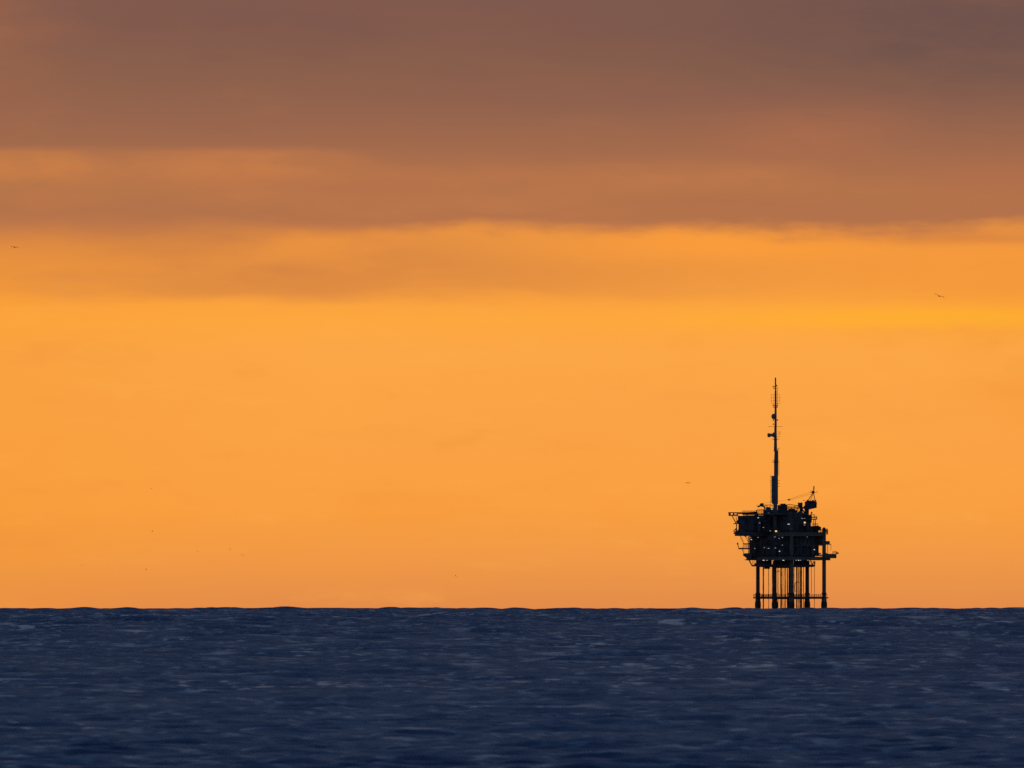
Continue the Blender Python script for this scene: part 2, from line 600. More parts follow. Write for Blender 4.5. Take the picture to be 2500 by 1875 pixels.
# walkway just above the sea
wk = MB()
for a, b_ in (((-.4, -.9), (18.9, .9)),):
    wk.ubox(-1, 19.5, -1.0, 1.0, Z_SPL - .35, Z_SPL + .25)
    wk.ubox(-1, 1.0, 1.003, 33, Z_SPL - .35, Z_SPL + .25)
    wk.ubox(-1, 19.5, 33.003, 34.4, Z_SPL - .35, Z_SPL + .25)
    wk.ubox(6, 13, 8, 24, Z_SPL - .7, Z_SPL + .2)
walk = wk.build('sea_level_walkway', 'rust', plat)
railing([uv(-1, 34, Z_SPL + .25), uv(-1, -1, Z_SPL + .25), uv(19.5, -1, Z_SPL + .25)], walk, 1.5, gap=1.2)
railing([uv(1, 33, Z_SPL + .25), uv(1, 1, Z_SPL + .25), uv(19.5, 1, Z_SPL + .25)], walk, 1.5, gap=1.2)
railing([uv(-1, 34.4, Z_SPL + .25), uv(19.5, 34.4, Z_SPL + .25)], walk, 1.5, gap=1.2)
railing([uv(6, 8, Z_SPL + .2), uv(13, 8, Z_SPL + .2), uv(13, 24, Z_SPL + .2)], walk, 1.5, gap=1.2)
for px in (1847, 2014):
    MB().tube((PX(px) - 1.6, -4 if px > 1900 else 6, Z_SPL), (PX(px) + 1.6, -4 if px > 1900 else 6, Z_SPL), .3, n=8).build('fender', 'rust', plat)

# well conductors, risers and cables between the water and the lowest deck
for px, w, dep in ((1864, 2.6, 5), (1886.5, 2.4, 3), (1907, 3.2, 0), (1917, 2.2, 4), (1921.5, 1.2, -2), (1945, 3.0, -4),
                   (1950.5, 2.2, 2), (1956.5, 3.2, 5), (1923, 2.0, 9), (1900, 1.4, 10), (1912, 1.3, 7), (1939, 1.6, 8), (1962, 1.4, 6), (1877, 1.2, 8), (1953.5, 1.3, -1), (1889.5, 1.2, -3), (1927, 1.2, 12), (1989, 1.0, 9)):
    c = MB()
    z, x0 = -6.0, PX(px)
    off = [(0, 0)]
    while z < Z_SUB:
        z2 = min(z + random.uniform(1.8, 3.2), Z_SUB + .2)
        c.tube((x0 + random.uniform(-.04, .04), dep, z), (x0 + random.uniform(-.04, .04), dep, z2), w * U / 2 * random.uniform(1.05, 1.3), n=8)
        c.tube((x0, dep, z2 - .12), (x0, dep, z2 + .12), w * U / 2 * 1.35, n=8)
        z = z2
    c.build('conductor_pipe', 'conductor', plat)
MB().path([(PX(1981), 4, PZ(1383)), (PX(1981.4), 4, PZ(1425)), (PX(1980.8), 4, PZ(1448))], .13).build('hanging_cable', 'cable', plat)
MB().path([(PX(1949), -6, PZ(1420)), (PX(1942), -6, PZ(1421)), (PX(1940), -6, PZ(1430)), (PX(1941), -6, PZ(1445))], .16).build('bent_riser', 'conductor', plat)
MB().path([(PX(1896), 0, PZ(1395)), (PX(1902), 0, PZ(1394)), (PX(1902), 0, PZ(1391))], .16).build('pipe_stub', 'conductor', plat)

# hanging sub-deck
sub_d = deck('sub_deck', 1, 15, 4, 33, Z_SUB, 1.3, 'steel', False, 'steel')
MB().box(PX(1836), PX(1990), -3, 3, Z_SUB - 1.0, Z_SUB - .2).build('sub_deck_beam', 'steel', plat)
MB().prism([(PX(1826), PZ(1364)), (PX(1829), PZ(1364)), (PX(1838), PZ(1381)), (PX(1835), PZ(1381))], -2, 2).build('diagonal_brace', 'steel', plat)
railing([(PX(1837), -2.6, Z_SUB), (PX(1990), -2.6, Z_SUB)], sub_d, 1.6, gap=1.8, r=.07)
for px0, px1, y0, y1, z0, z1 in ((1850, 1884, 0, 9, PZ(1381), PZ(1366)), (1888, 1926, -4, 10, PZ(1386), PZ(1366)), (1938, 1968, -5, 9, PZ(1384), PZ(1366)),
                                 (1972, 1976, -2, 4, PZ(1384), PZ(1368)), (1842, 1848, 3, 8, PZ(1381), PZ(1374)), (1866, 1880, 2, 6, PZ(1388), PZ(1382))):
    MB().box(PX(px0), PX(px1), y0, y1, z0, z1).build('wellhead_equipment', 'module', plat)
MB().path([(PX(1978), -3, PZ(1366)), (PX(1981), -3, PZ(1374)), (PX(1984), -3, PZ(1377)), (PX(1986), -3, PZ(1372))], .22).build('hose', 'cable', plat)
MB().path([(PX(1988.5), -3, PZ(1381)), (PX(1988.5), -3, PZ(1370)), (PX(1986), -3, PZ(1370))], .3).build('pipe_loop', 'conductor', plat)

# lower and main decks
low = deck('lower_deck', -5, 21, -2, 35, Z_LOW + .5, 1.7, 'steel')
main = deck('main_deck', -2, 19, -1, 35, Z_MAIN + .4, 2.0, 'steel')
# cantilevered wing of the main deck on the far left
wing = MB().ubox(-9, -2.003, 18, 40, Z_MAIN - .6, Z_MAIN + .3)
wing.ubox(-8.6, -2.2, 18.4, 39.6, Z_MAIN - 1.5, Z_MAIN - .603)
wing = wing.build('deck_wing', 'steel', plat)
railing([uv(-2, 40, Z_MAIN + .3), uv(-9, 40, Z_MAIN + .3), uv(-9, 18, Z_MAIN + .3), uv(-2, 18, Z_MAIN + .3)], wing, gap=2)
# columns between lower and main deck
for u in (0, 18.5):
    for v in (16, 32):
        MB().tube(uv(u, v, Z_LOW + .5), uv(u, v, Z_MAIN - 1.6), .55, n=10).build('deck_column', 'steel', plat)
# truss in the near face
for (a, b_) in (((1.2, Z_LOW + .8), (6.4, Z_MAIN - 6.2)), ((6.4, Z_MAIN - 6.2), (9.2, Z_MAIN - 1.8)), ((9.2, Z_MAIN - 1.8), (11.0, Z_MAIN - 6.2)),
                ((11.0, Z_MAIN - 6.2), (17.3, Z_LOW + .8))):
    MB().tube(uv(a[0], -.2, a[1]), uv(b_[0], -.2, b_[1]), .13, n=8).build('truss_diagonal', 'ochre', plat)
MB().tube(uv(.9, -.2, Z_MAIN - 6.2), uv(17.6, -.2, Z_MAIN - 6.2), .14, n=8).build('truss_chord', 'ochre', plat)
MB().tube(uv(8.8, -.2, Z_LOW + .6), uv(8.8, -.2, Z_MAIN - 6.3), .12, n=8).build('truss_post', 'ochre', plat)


# ------------------------------------------------------------------ equipment modules
def module(u0, u1, v0, v1, z0, z1, m='module', frame=True, door=True):
    o = MB().ubox(u0, u1, v0, v1, z0, z1).build('equipment_module', m, plat)
    if frame:
        f = MB()
        w = .14
        n = max(2, int((v1 - v0) / 2.2))
        for i in range(n + 1):
            q = v0 + (v1 - v0) * i / n
            f.ubox(u0 - w, u0 - .003, q - .09, q + .09, z0 + .02, z1 - .02)
        n = max(2, int((u1 - u0) / 2.2))
        for i in range(n + 1):
            q = u0 + (u1 - u0) * i / n
            f.ubox(q - .09, q + .09, v0 - w, v0 - .003, z0 + .02, z1 - .02)
        f.build('wall_stiffeners', 'rust', o)['kind'] = 'stuff'
    if door:
        q = u0 + (u1 - u0) * random.uniform(.3, .7)
        MB().ubox(q - .5, q + .5, v0 - .10, v0 - .004, z0 + .1, z0 + 2.2).build('door', 'module_b', o)
        q = v0 + (v1 - v0) * random.uniform(.2, .8)
        MB().ubox(u0 - .22, u0 - .145, q - .8, q + .8, z0 + 1.8, z0 + 2.6).build('louvre', 'steel', o)
    return o


# between the lower and main decks
module(-3, 3, 6, 20, Z_LOW + .5, Z_MAIN - 1.5)
module(-3, 4, 20.5, 34.5, Z_LOW + .5, Z_MAIN - 1.5)
module(3.5, 14.5, 2, 14, Z_LOW + .5, Z_MAIN - 1.5)
module(5, 13.5, 15, 33, Z_LOW + .5, Z_MAIN - 1.5)
module(-4, -3.2, 1, 5.5, Z_LOW + .5, Z_LOW + 4.5, 'module_b')
for px0, px1, p0, p1 in ((1984, 2008, 1304, 1330), (1982, 1998.5, 1330.1, 1356), (1999, 2004, 1349, 1356)):
    MB().box(PX(px0), PX(px1), -5, 3, PZ(p1), PZ(p0)).build('deck_equipment', 'module', plat)
# on the main deck
module(-6, 1.5, 14, 36, Z_MAIN + .4, Z_UP - 1.2)
module(-1.5, 7, 1, 13, Z_MAIN + .4, Z_UP + .2)
module(2, 11.5, 14, 30, Z_MAIN + .4, Z_UP + 1.4)
module(7.5, 11.3, 2, 12, Z_MAIN + .4, Z_UP - 2.4, 'module_b')
module(-8.5, -6.2, 22, 36, Z_MAIN + .3, Z_UP - 2.2)
module(12, 14.6, 3, 8, Z_MAIN + .4, Z_MAIN + 2.8, 'red')
module(15, 17.5, 4, 12, Z_MAIN + .4, Z_MAIN + 2.2, 'red')
# top deck
top = MB().ubox(-6.5, 11, 2, 36, Z_UP - 1.0, Z_UP - .2).build('top_deck', 'steel', plat)
railing([uv(-6.5, 36, Z_UP - .2), uv(-6.5, 2, Z_UP - .2), uv(11, 2, Z_UP - .2), uv(11, 36, Z_UP - .2)], top, 1.2, gap=2.2)
for px0, px1, y0, y1, p0, p1, m in ((1866, 1888, -6, 3, 1240, 1262, 'module'), (1870, 1880, -5, 1, 1237, 1239.9, 'module_b'), (1899, 1922, -4, 6, 1232, 1250, 'module'),
                                    (1906, 1918, -3, 3, 1228.5, 1231.9, 'crane'), (1923, 1946, -4, 5, 1245, 1262, 'module'), (1926, 1941, -2, 4, 1241, 1244.9, 'steel'),
                                    (1948, 1981, -10, 0, 1256, 1275, 'module'), (1948, 1958, -9, -3, 1248, 1255.9, 'module_b'), (1952, 1960, -8, -2, 1240, 1247.9, 'rust'),
                                    (1842, 1852, 2, 8, 1252, 1262, 'module')):
    MB().box(PX(px0), PX(px1), y0, y1, PZ(p1), PZ(p0)).build('deck_equipment', m, plat)

# far left cantilever: pipe rack and its supports
rack = MB()
rack.box(PX(1779), PX(1802), 2, 5, PZ(1258.5), PZ(1255.6))
rack.box(PX(1778), PX(1850), 2, 5, PZ(1252), PZ(1249.5))
rack.box(PX(1779), PX(1784), 2.2, 4.8, PZ(1255.5), PZ(1252.1))
rack.box(PX(1789), PX(1793), 2.2, 4.8, PZ(1255.5), PZ(1252.1))
rack.box(PX(1799), PX(1802), 2.2, 4.8, PZ(1255.5), PZ(1252.1))
rack.build('pipe_rack', 'rust', plat)
b = MB()
b.prism([(PX(1803), PZ(1250.5)), (PX(1850), PZ(1248)), (PX(1850), PZ(1252)), (PX(1803), PZ(1254))], 5.5, 9)
b.build('rack_cover', 'rust', plat)
b = MB().prism([(PX(1802), PZ(1258)), (PX(1866), PZ(1259)), (PX(1866), PZ(1302)), (PX(1808), PZ(1302)), (PX(1807), PZ(1276)), (PX(1800), PZ(1276)), (PX(1797), PZ(1273)), (PX(1802), PZ(1268))], 3, 12)
b.build('generator_house', 'module', plat)
b = MB()
b.tube((PX(1788), 3.5, PZ(1259)), (PX(1797), 3.5, PZ(1276)), .22)
b.tube((PX(1797), 3.5, PZ(1259)), (PX(1799), 3.5, PZ(1272)), .14)
b.build('rack_strut', 'steel', plat)
MB().box(PX(1791), PX(1804), 2.5, 6, PZ(1278.5), PZ(1276.2)).build('side_ledge', 'steel', plat)
MB().tube((PX(1798.5), 3, PZ(1278)), (PX(1798.5), 3, PZ(1296)), .24).build('downpipe', 'conductor', plat)
MB().lathe((PX(1797), 3, PZ(1291)), (0, 1, 0), [(-.5, .3), (-.3, .5), (.3, .5), (.5, .3)], 12).build('valve_wheel', 'rust', plat)
MB().prism([(PX(1793), PZ(1299)), (PX(1797), PZ(1296)), (PX(1822), PZ(1295)), (PX(1822), PZ(1312)), (PX(1818), PZ(1308)), (PX(1797), PZ(1306))], 2.5, 7).build('wing_bracket', 'steel', plat)
railing([(PX(1792), 2.4, PZ(1299)), (PX(1806), 2.4, PZ(1299))], wing, 1.3, gap=1.4, rails=2, r=.09)


def stair(x0, z0, x1, z1, y, name='stair_flight'):
    b = MB()
    for s in (0, 1.0):
        b.tube((x0, y + s, z0), (x1, y + s, z1), .14, n=6)
        b.tube((x0, y + s, z0 + 1.1), (x1, y + s, z1 + 1.1), .06, n=5)
    st = b.build(name, 'steel', plat)
    n = max(4, int(abs(z1 - z0) / .28))
    t = MB()
    for i in range(n):
        f = (i + .5) / n
        x, z = x0 + (x1 - x0) * f, z0 + (z1 - z0) * f
        t.box(x - .14, x + .14, y + .05, y + .95, z - .03, z + .03)
    t.build('treads', 'rust', st)
    return st


stair(PX(1806), PZ(1306), PX(1816), PZ(1327), 1.0)
stair(PX(1812), PZ(1340), PX(1817), PZ(1352), 1.0)
stair(PX(1822), PZ(1312), PX(1829), PZ(1326), 3.0)
MB().box(PX(1814), PX(1832), .5, 4, PZ(1328.5), PZ(1325.5)).build('stair_landing', 'steel', plat)
lnd = MB().box(PX(1803), PX(1832), .5, 4, PZ(1340), PZ(1336.4)).build('stair_landing', 'steel', plat)
railing([(PX(1814), .5, PZ(1336.4)), (PX(1830), .5, PZ(1336.4))], lnd, 1.2, gap=1.2, r=.07)
MB().path([(PX(1803.5), 1, PZ(1337)), (PX(1801), 1, PZ(1327))], .2).tube((PX(1801.5), 1, PZ(1328.5)), (PX(1800.3), 1, PZ(1324)), .35).build('davit', 'rust', plat)
MB().tube((PX(1827.5), 2, PZ(1308)), (PX(1827.5), 2, PZ(1352)), .18).build('stair_post', 'steel', plat)
MB().tube((PX(1830), 3, PZ(1308)), (PX(1830), 3, PZ(1352)), .15).build('stair_post', 'steel', plat)
MB().prism([(PX(1815), PZ(1350)), (PX(1834), PZ(1349)), (PX(1834), PZ(1362)), (PX(1824), PZ(1362)), (PX(1814), PZ(1355))], 0, 6).build('storage_locker', 'module', plat)
MB().tube((PX(1818), 0, PZ(1365.6)), (PX(1838), 0, PZ(1365.6)), .14).build('boom_pole', 'rust', plat)

# right hand side
ld = MB().box(PX(1978), PX(1994), -9, -5, PZ(1268), PZ(1265.8)).build('side_ledge', 'rust', plat)
railing([(PX(1981), -9, PZ(1265.8)), (PX(1994), -9, PZ(1265.8)), (PX(1994), -5, PZ(1265.8))], ld, 1.3, gap=1.2, r=.08)
for px in (1986, 1990):
    MB().tube((PX(px), -8, PZ(1268)), (PX(px), -8, PZ(1284)), .16).build('ledge_post', 'rust', plat)
MB().prism([(PX(1976), PZ(1284)), (PX(1996), PZ(1282)), (PX(2004), PZ(1286)), (PX(2004), PZ(1293.5)), (PX(1976), PZ(1295))], -8, -2).build('pump_skid', 'red', plat)
railing([(PX(1982), -8, PZ(1282.5)), (PX(1996), -8, PZ(1282))], main, 1.1, gap=1.2, r=.07)
railing([(PX(1938), -16.5, PZ(1294)), (PX(1968), -13, PZ(1294))], main, 2.6, m='red', gap=1.0, rails=4, r=.08)
MB().lathe((PX(2011), uv(18.5, 0)[1], Z_MAIN + 1), (0, 0, 1), [(0, .95), (.8, .95), (1.4, .7), (1.7, .2)], 14).build('leg_cap', 'rust', plat)
MB().box(PX(2016.5), PX(2020.5), -10, -8, PZ(1304), PZ(1292)).tube((PX(2018), -9, PZ(1292)), (PX(2018), -9, PZ(1289.5)), .3).build('control_cabinet', 'rust', plat)
MB().box(PX(2013), PX(2025), -10, -6, PZ(1327), PZ(1320)).build('side_cabinet', 'module', plat)
b2 = MB().box(PX(2013), PX(2028), -10, -6, PZ(1329), PZ(1327.1)).build('side_ledge', 'steel', plat)
MB().tube((PX(2028), -9, PZ(1328)), (PX(2027.6), -9, PZ(1343)), .09).build('hanging_cable', 'cable', plat)
MB().tube((PX(2020), -9, PZ(1328)), (PX(2020), -9, PZ(1352)), .12).build('stair_post', 'steel', plat)
ap = MB()
ap.box(PX(2012), PX(2041), -12, -5, PZ(1362), PZ(1353))
ap.prism([(PX(2012), PZ(1347)), (PX(2020), PZ(1351)), (PX(2041), PZ(1351)), (PX(2041), PZ(1353.1)), (PX(2012), PZ(1353.1))], -11.5, -5.5)
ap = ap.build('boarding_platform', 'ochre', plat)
railing([(PX(2032), -12, PZ(1351)), (PX(2041), -12, PZ(1351)), (PX(2041), -5, PZ(1351))], ap, 1.2, gap=1.1, r=.09)
MB().lathe((PX(2042.5), -9, PZ(1349.5)), (1, 0, 0), [(-.5, .3), (0, .45), (.6, .4), (.9, .15)], 10).build('life_ring_canister', 'rust', plat)

# pipework, ducts, tanks against the near faces
rng = random.Random(21)
for i in range(46):
    face = rng.random() < .55
    if face:      # left face, u about -3
        z0 = rng.choice((Z_LOW + .6, Z_MAIN + .5))
        v0, u0 = rng.uniform(5, 32), -3.4 - rng.random() * .6
        if z0 > 30: u0 -= 3.0
        h = rng.uniform(2.5, 9)
        v1 = v0 + rng.uniform(-7, 7)
        pts = [uv(u0, v0, z0), uv(u0, v0, z0 + h), uv(u0, v1, z0 + h), uv(u0, v1, z0 + h - rng.uniform(.6, 2.5))]
    else:
        z0 = rng.choice((Z_LOW + .6, Z_MAIN + .5))
        u0, v0 = rng.uniform(2, 12), rng.uniform(.3, 1.4)
        h = rng.uniform(2.5, 8.5)
        u1 = u0 + rng.uniform(-6, 5)
        pts = [uv(u0, v0, z0), uv(u0, v0, z0 + h), uv(u1, v0, z0 + h), uv(u1, v0, z0 + h - rng.uniform(.6, 2.5))]
    MB().path(pts, rng.uniform(.10, .26), 7).build('process_pipe', rng.choice(('conductor', 'steel', 'rust', 'module_b')), plat)
for (u, v, r, z0, z1) in ((-4.2, 9, .9, Z_LOW + .5, Z_LOW + 5.5), (-4.4, 28, 1.0, Z_LOW + .5, Z_LOW + 7), (9.5, .8, .8, Z_MAIN + .4, Z_MAIN + 5), (12.5, 1.2, .7, Z_LOW + .5, Z_LOW + 5),
                          (-7.4, 18, .9, Z_MAIN + .4, Z_MAIN + 6)):
    x, y, _ = uv(u, v)
    MB().lathe((x, y, z0), (0, 0, 1), [(0, r), (z1 - z0 - .5, r), (z1 - z0 - .15, r * .75), (z1 - z0, r * .2)], 14).build('vertical_tank', 'module_b', plat)
# top-side clutter: pipes and vents standing up from the top deck
MB().path([(PX(1846), -2, PZ(1252)), (PX(1847), -2, PZ(1244)), (PX(1868), -2, PZ(1243.5))], .22).build('vent_pipe', 'rust', plat)
MB().path([(PX(1866), -5, PZ(1244)), (PX(1866), -5, PZ(1235))], .3).build('vent_pipe', 'rust', plat)
MB().path([(PX(1902), -6, PZ(1230)), (PX(1916), -6, PZ(1232)), (PX(1926), -6, PZ(1230.5)), (PX(1950), -6, PZ(1234))], .17).build('vent_pipe', 'rust', plat)
fr = MB()
for z in (1238, 1241.5):
    fr.tube((PX(1922), -5, PZ(z)), (PX(1950), -5, PZ(z + .5)), .16)
for x in (1924, 1932, 1940, 1947):
    fr.tube((PX(x), -5, PZ(1247)), (PX(x), -5, PZ(1236)), .12)
fr.build('pipe_frame', 'red', plat)
MB().path([(PX(1954), -8, PZ(1244)), (PX(1960), -8, PZ(1245)), (PX(1963), -8, PZ(1250)), (PX(1961), -8, PZ(1256))], .35).build('exhaust_elbow', 'rust', plat)
MB().path([(PX(1979), -8, PZ(1256)), (PX(1980), -8, PZ(1250)), (PX(1982), -8, PZ(1249)), (PX(1981), -8, PZ(1253))], .25).build('exhaust_elbow', 'rust', plat)

# ------------------------------------------------------------------ mast
MX, MY = PX(1892.3), -10.5
mast = thing('communications_mast', (ORIGIN[0] + MX, ORIGIN[1] + MY, ORIGIN[2] + PZ(1290)),
             'tall slender communications mast with dish antennas rising from the oil platform', 'mast')


def mx(p): return (p - 1892.3) * U
def mz(p): return (1290 - p) * U


MB().box(mx(1885), mx(1900), -1.1, 6, -.5, .25).build('mast_bracket', 'steel', mast, False)
MB().lathe((0, 0, 0), (0, 0, 1), [(0, 1.0), (mz(1232), 1.0), (mz(1229), .8)], 14).build('mast_foot', 'mast', mast, False)
MB().lathe((mx(1893.8), 0, mz(1230)), (0, 0, 1), [(0, 1.0), (mz(1160) - mz(1230), 1.0), (mz(1125) - mz(1230), .98), (mz(1100) - mz(1230), .75)], 14).build('lower_section', 'mast', mast, False)
b = MB()
b.box(mx(1882.6), mx(1889), -.8, .9, mz(1226), mz(1161))
b.prism([(mx(1882.6), mz(1226)), (mx(1889), mz(1226)), (mx(1889), mz(1234))], -.7, .8)
b.build('cable_trunk', 'mast', mast, False)
MB().lathe((mx(1892.5), 0, mz(1102)), (0, 0, 1), [(0, .82), (mz(1060) - mz(1102), .64), (mz(1040) - mz(1102), .58)], 12).build('middle_section', 'mast', mast, False)
MB().lathe((mx(1892.8), 0, mz(1042)), (0, 0, 1), [(0, .58), (mz(1000) - mz(1042), .50), (mz(955) - mz(1042), .42), (mz(950) - mz(1042), .26)], 12).build('upper_section', 'mast', mast, False)
MB().lathe((mx(1892.6), 0, mz(952)), (0, 0, 1), [(0, .28), (mz(940) - mz(952), .34), (mz(922) - mz(952), .33), (mz(921.5) - mz(952), .1)], 10).build('whip_antenna', 'rust', mast, False)
# climbing ladder with hoops
lad = MB()
for dy in (-.25, .25):
    lad.tube((mx(1880.3), dy, mz(1234)), (mx(1880.3), dy, mz(1159)), .06, n=5)
z = mz(1233)
while z < mz(1160):
    lad.tube((mx(1880.3), -.25, z), (mx(1880.3), .25, z), .05, n=5)
    z += .45
lad = lad.build('ladder', 'rust', mast, False)
hp = MB()
for p in (1163, 1172, 1177, 1184, 1196, 1200, 1212, 1222):
    hp.path([(mx(1883), -.1, mz(p)), (mx(1880.3), -.35, mz(p + 1.5)), (mx(1880.3), .35, mz(p + 1.5)), (mx(1883), .1, mz(p))], .08, 5)
hp.build('ladder_bracket', 'rust', lad, False)
MB().tube((mx(1901.3), .2, mz(1160)), (mx(1901.3), .2, mz(1124)), .05, n=5).build('feeder_cable', 'cable', mast, False)
MB().tube((mx(1898.3), 0, mz(1160)), (mx(1898.3), 0, mz(1097)), .2, n=7).build('feeder_conduit', 'rust', mast, False)
MB().tube((mx(1897.5), 0, mz(992)), (mx(1897), 0, mz(950)), .1, n=6).build('feeder_conduit', 'rust', mast, False)


def ring(p, x0, x1, posts=1.1, t=.09):
    o = MB().lathe((mx((x0 + x1) / 2), 0, mz(p)), (0, 0, 1), [(-t, (x1 - x0) * U / 2), (t, (x1 - x0) * U / 2)], 12).build('work_platform', 'rust', mast, False)
    b = MB()
    c, r_ = mx((x0 + x1) / 2), (x1 - x0) * U / 2 - .05
    for i in range(6):
        q = 2 * math.pi * i / 6
        b.tube((c + r_ * math.cos(q), r_ * math.sin(q), mz(p)), (c + r_ * math.cos(q), r_ * math.sin(q), mz(p) + posts), .05, n=5)
    for i in range(6):
        q, q2 = 2 * math.pi * i / 6, 2 * math.pi * (i + 1) / 6
        b.tube((c + r_ * math.cos(q), r_ * math.sin(q), mz(p) + posts), (c + r_ * math.cos(q2), r_ * math.sin(q2), mz(p) + posts), .035, n=4)
    b.build('guard_rail', 'rust', o, False)


ring(1128, 1884, 1900.5, 1.1)
ring(1073, 1884.5, 1901, .5, .07)
ring(994.5, 1886.5, 1898.5, 1.1)
ring(948.8, 1887, 1898.5, 1.3)
for p, x1 in ((1059.5, 1904), (1066, 1903), (1173.5, 1903.5), (1187, 1903.5), (1180, 1903), (1096, 1902)):
    MB().tube((mx(1896), 0, mz(p)), (mx(x1), 0, mz(p - .6)), .1, n=6).build('side_arm', 'rust', mast, False)
MB().path([(mx(1898), 0, mz(1054)), (mx(1903.5), 0, mz(1054)), (mx(1903.5), 0, mz(1059.5))], .1, 6).build('panel_antenna', 'rust', mast, False)
MB().path([(mx(1898.5), 0, mz(1097)), (mx(1902), 0, mz(1092.5))], .09, 6).build('side_arm', 'rust', mast, False)
MB().tube((mx(1875), 0, mz(1040.7)), (mx(1910), 0, mz(1041.2)), .085, n=6).build('yagi_antenna', 'rust', mast, False)
# folded dipole bays
dp = MB()
for x in (1882.3, 1903.2):
    dp.tube((mx(x), 0, mz(985)), (mx(x), 0, mz(963)), .06, n=5)
for z in (963, 970.5, 978, 985):
    dp.tube((mx(1882.3), 0, mz(z)), (mx(1892), 0, mz(z)), .05, n=5)
    dp.tube((mx(1893), 0, mz(z)), (mx(1903.2), 0, mz(z)), .05, n=5)
for x in (1888, 1897.3):
    dp.tube((mx(x), .5, mz(988)), (mx(x), .5, mz(962)), .045, n=5)
dp.build('dipole_array', 'rust', mast, False)
# dish with domed cover
MB().lathe((mx(1893), -.2, mz(1016)), (-1, -.75, -.05), [(0, .55), (.5, 1.25), (.8, 1.35), (1.5, 1.35), (1.9, 1.05), (2.05, .5)], 20).build('dish_antenna', 'dish', mast, False)
# horn and drum
MB().lathe((mx(1893), 0, mz(1061)), (-1, -.1, -.06), [(0, 1.35), (.9, 1.3), (1.6, .85), (2.3, .62), (2.5, .62), (2.55, .95), (3.9, 1.02), (4.0, .8)], 18).build('drum_antenna', 'dish', mast, False)
for x, p, r_ in ((1887.3, 1025, .28), (1897.5, 1025, .28), (1887, 1035, .22), (1887, 943.5, .26), (1895.5, 940.5, .2), (1886.8, 989.5, .24), (1897.5, 990, .2)):
    b = MB().lathe((mx(x), 0, mz(p)), (0, 0, 1), [(-.35, r_ * .7), (-.2, r_), (.2, r_), (.38, r_ * .5)], 8)
    b.tube((mx(x), 0, mz(p)), (mx(1892.5), 0, mz(p + 1.2)), .06, n=5)
    b.build('beacon', 'rust', mast, False)

# ------------------------------------------------------------------ crane
CX, CY = PX(1969), -9.0
crane = thing('deck_crane', (ORIGIN[0] + CX, ORIGIN[1] + CY, ORIGIN[2] + PZ(1256)),
              'dark blue pedestal crane on the platform, its boom lowered behind the mast', 'crane')


def cx(p): return (p - 1969) * U
def cz(p): return (1256 - p) * U


MB().lathe((0, 0, cz(1256) + .02), (0, 0, 1), [(0, 1.05), (cz(1246), .95), (cz(1243), 1.2), (cz(1240), 1.3)], 16).build('pedestal', 'crane', crane, False)
b = MB().prism([(cx(1962), cz(1241.5)), (cx(1975), cz(1243)), (cx(1993), cz(1239)), (cx(1993.5), cz(1225)), (cx(1989), cz(1222)), (cx(1970), cz(1221)), (cx(1964), cz(1225)), (cx(1964), cz(1233)), (cx(1960), cz(1237))], -1.6, 1.6)
house = b.build('machinery_house', 'crane', crane, False)
MB().box(cx(1966), cx(1972), -1.75, -1.61, cz(1232), cz(1227)).build('side_hatch', 'steel', house, False)
MB().tube((cx(1965), 0, cz(1222)), (cx(1959.5), 0, cz(1220)), .12).build('exhaust_pipe', 'rust', house, False)
for x in (1971, 1984, 1990):
    MB().box(cx(x) - .4, cx(x) + .4, -1, 1, cz(1222.5), cz(1219.5)).build('winch_drum', 'crane', house, False)
b = MB().prism([(cx(1947), cz(1226.5)), (cx(1958.5), cz(1226)), (cx(1958.5), cz(1236)), (cx(1956), cz(1240)), (cx(1950), cz(1240)), (cx(1947.5), cz(1236))], -2.6, -.4)
cabn = b.build('operator_cab', 'crane', crane, False)
MB().box(cx(1948.5), cx(1957), -2.68, -2.604, cz(1234), cz(1228)).build('cab_window', 'module_b', cabn, False)
MB().box(cx(1955), cx(1964), -2.0, .5, cz(1241), cz(1237)).build('cab_bracket', 'crane', crane, False)
af = MB()
for y in (-1.1, 1.1):
    af.tube((cx(1972), y, cz(1221)), (cx(1984), y * .5, cz(1202)), .17)
    af.tube((cx(1988.7), y, cz(1221)), (cx(1985.5), y * .5, cz(1202)), .16)
af.tube((cx(1978), 0, cz(1221)), (cx(1984.5), 0, cz(1204)), .13)
af.tube((cx(1977.5), -.9, cz(1213)), (cx(1977.5), .9, cz(1213)), .12)
af.build('a_frame', 'rust', crane, False)
b = MB()
b.prism([(cx(1980), cz(1201)), (cx(1983), cz(1197)), (cx(1987.5), cz(1197)), (cx(1988.5), cz(1201.5)), (cx(1985.5), cz(1204.5)), (cx(1982.5), cz(1204))], -.6, .6)
sh = b.build('sheave_head', 'rust', crane, False)
b = MB().box(cx(1978), cx(1994), -.7, .7, cz(1202.2), cz(1201.4))
b.tube((cx(1993.8), -.6, cz(1202)), (cx(1994.6), -.6, cz(1197)), .07)
b.tube((cx(1979), -.6, cz(1202)), (cx(1977.5), -.6, cz(1197.3)), .06)
b.tube((cx(1977.5), -.6, cz(1197.3)), (cx(1983), -.6, cz(1197)), .05)
b.build('crows_nest', 'rust', sh, False)
b = MB().lathe((cx(1985.8), 0, cz(1197)), (.06, 0, 1), [(0, .1), (.5, .25), (1.0, .38), (1.2, .15), (1.5, .3), (2.1, .26), (2.3, .1)], 8)
b.build('warning_beacon', 'rust', sh, False)
# boom: lattice of four chords and lacing, lowered onto its rest
BT = Vector((cx(1863), 6.5, cz(1236)))
BH = Vector((cx(1960), .3, cz(1238.5)))
bd = (BT - BH).normalized()
bs = bd.cross(Vector((0, 0, 1))).normalized()
bu = Vector((0, 0, 1))
bm = MB()
N = 14
Lb = (BT - BH).length


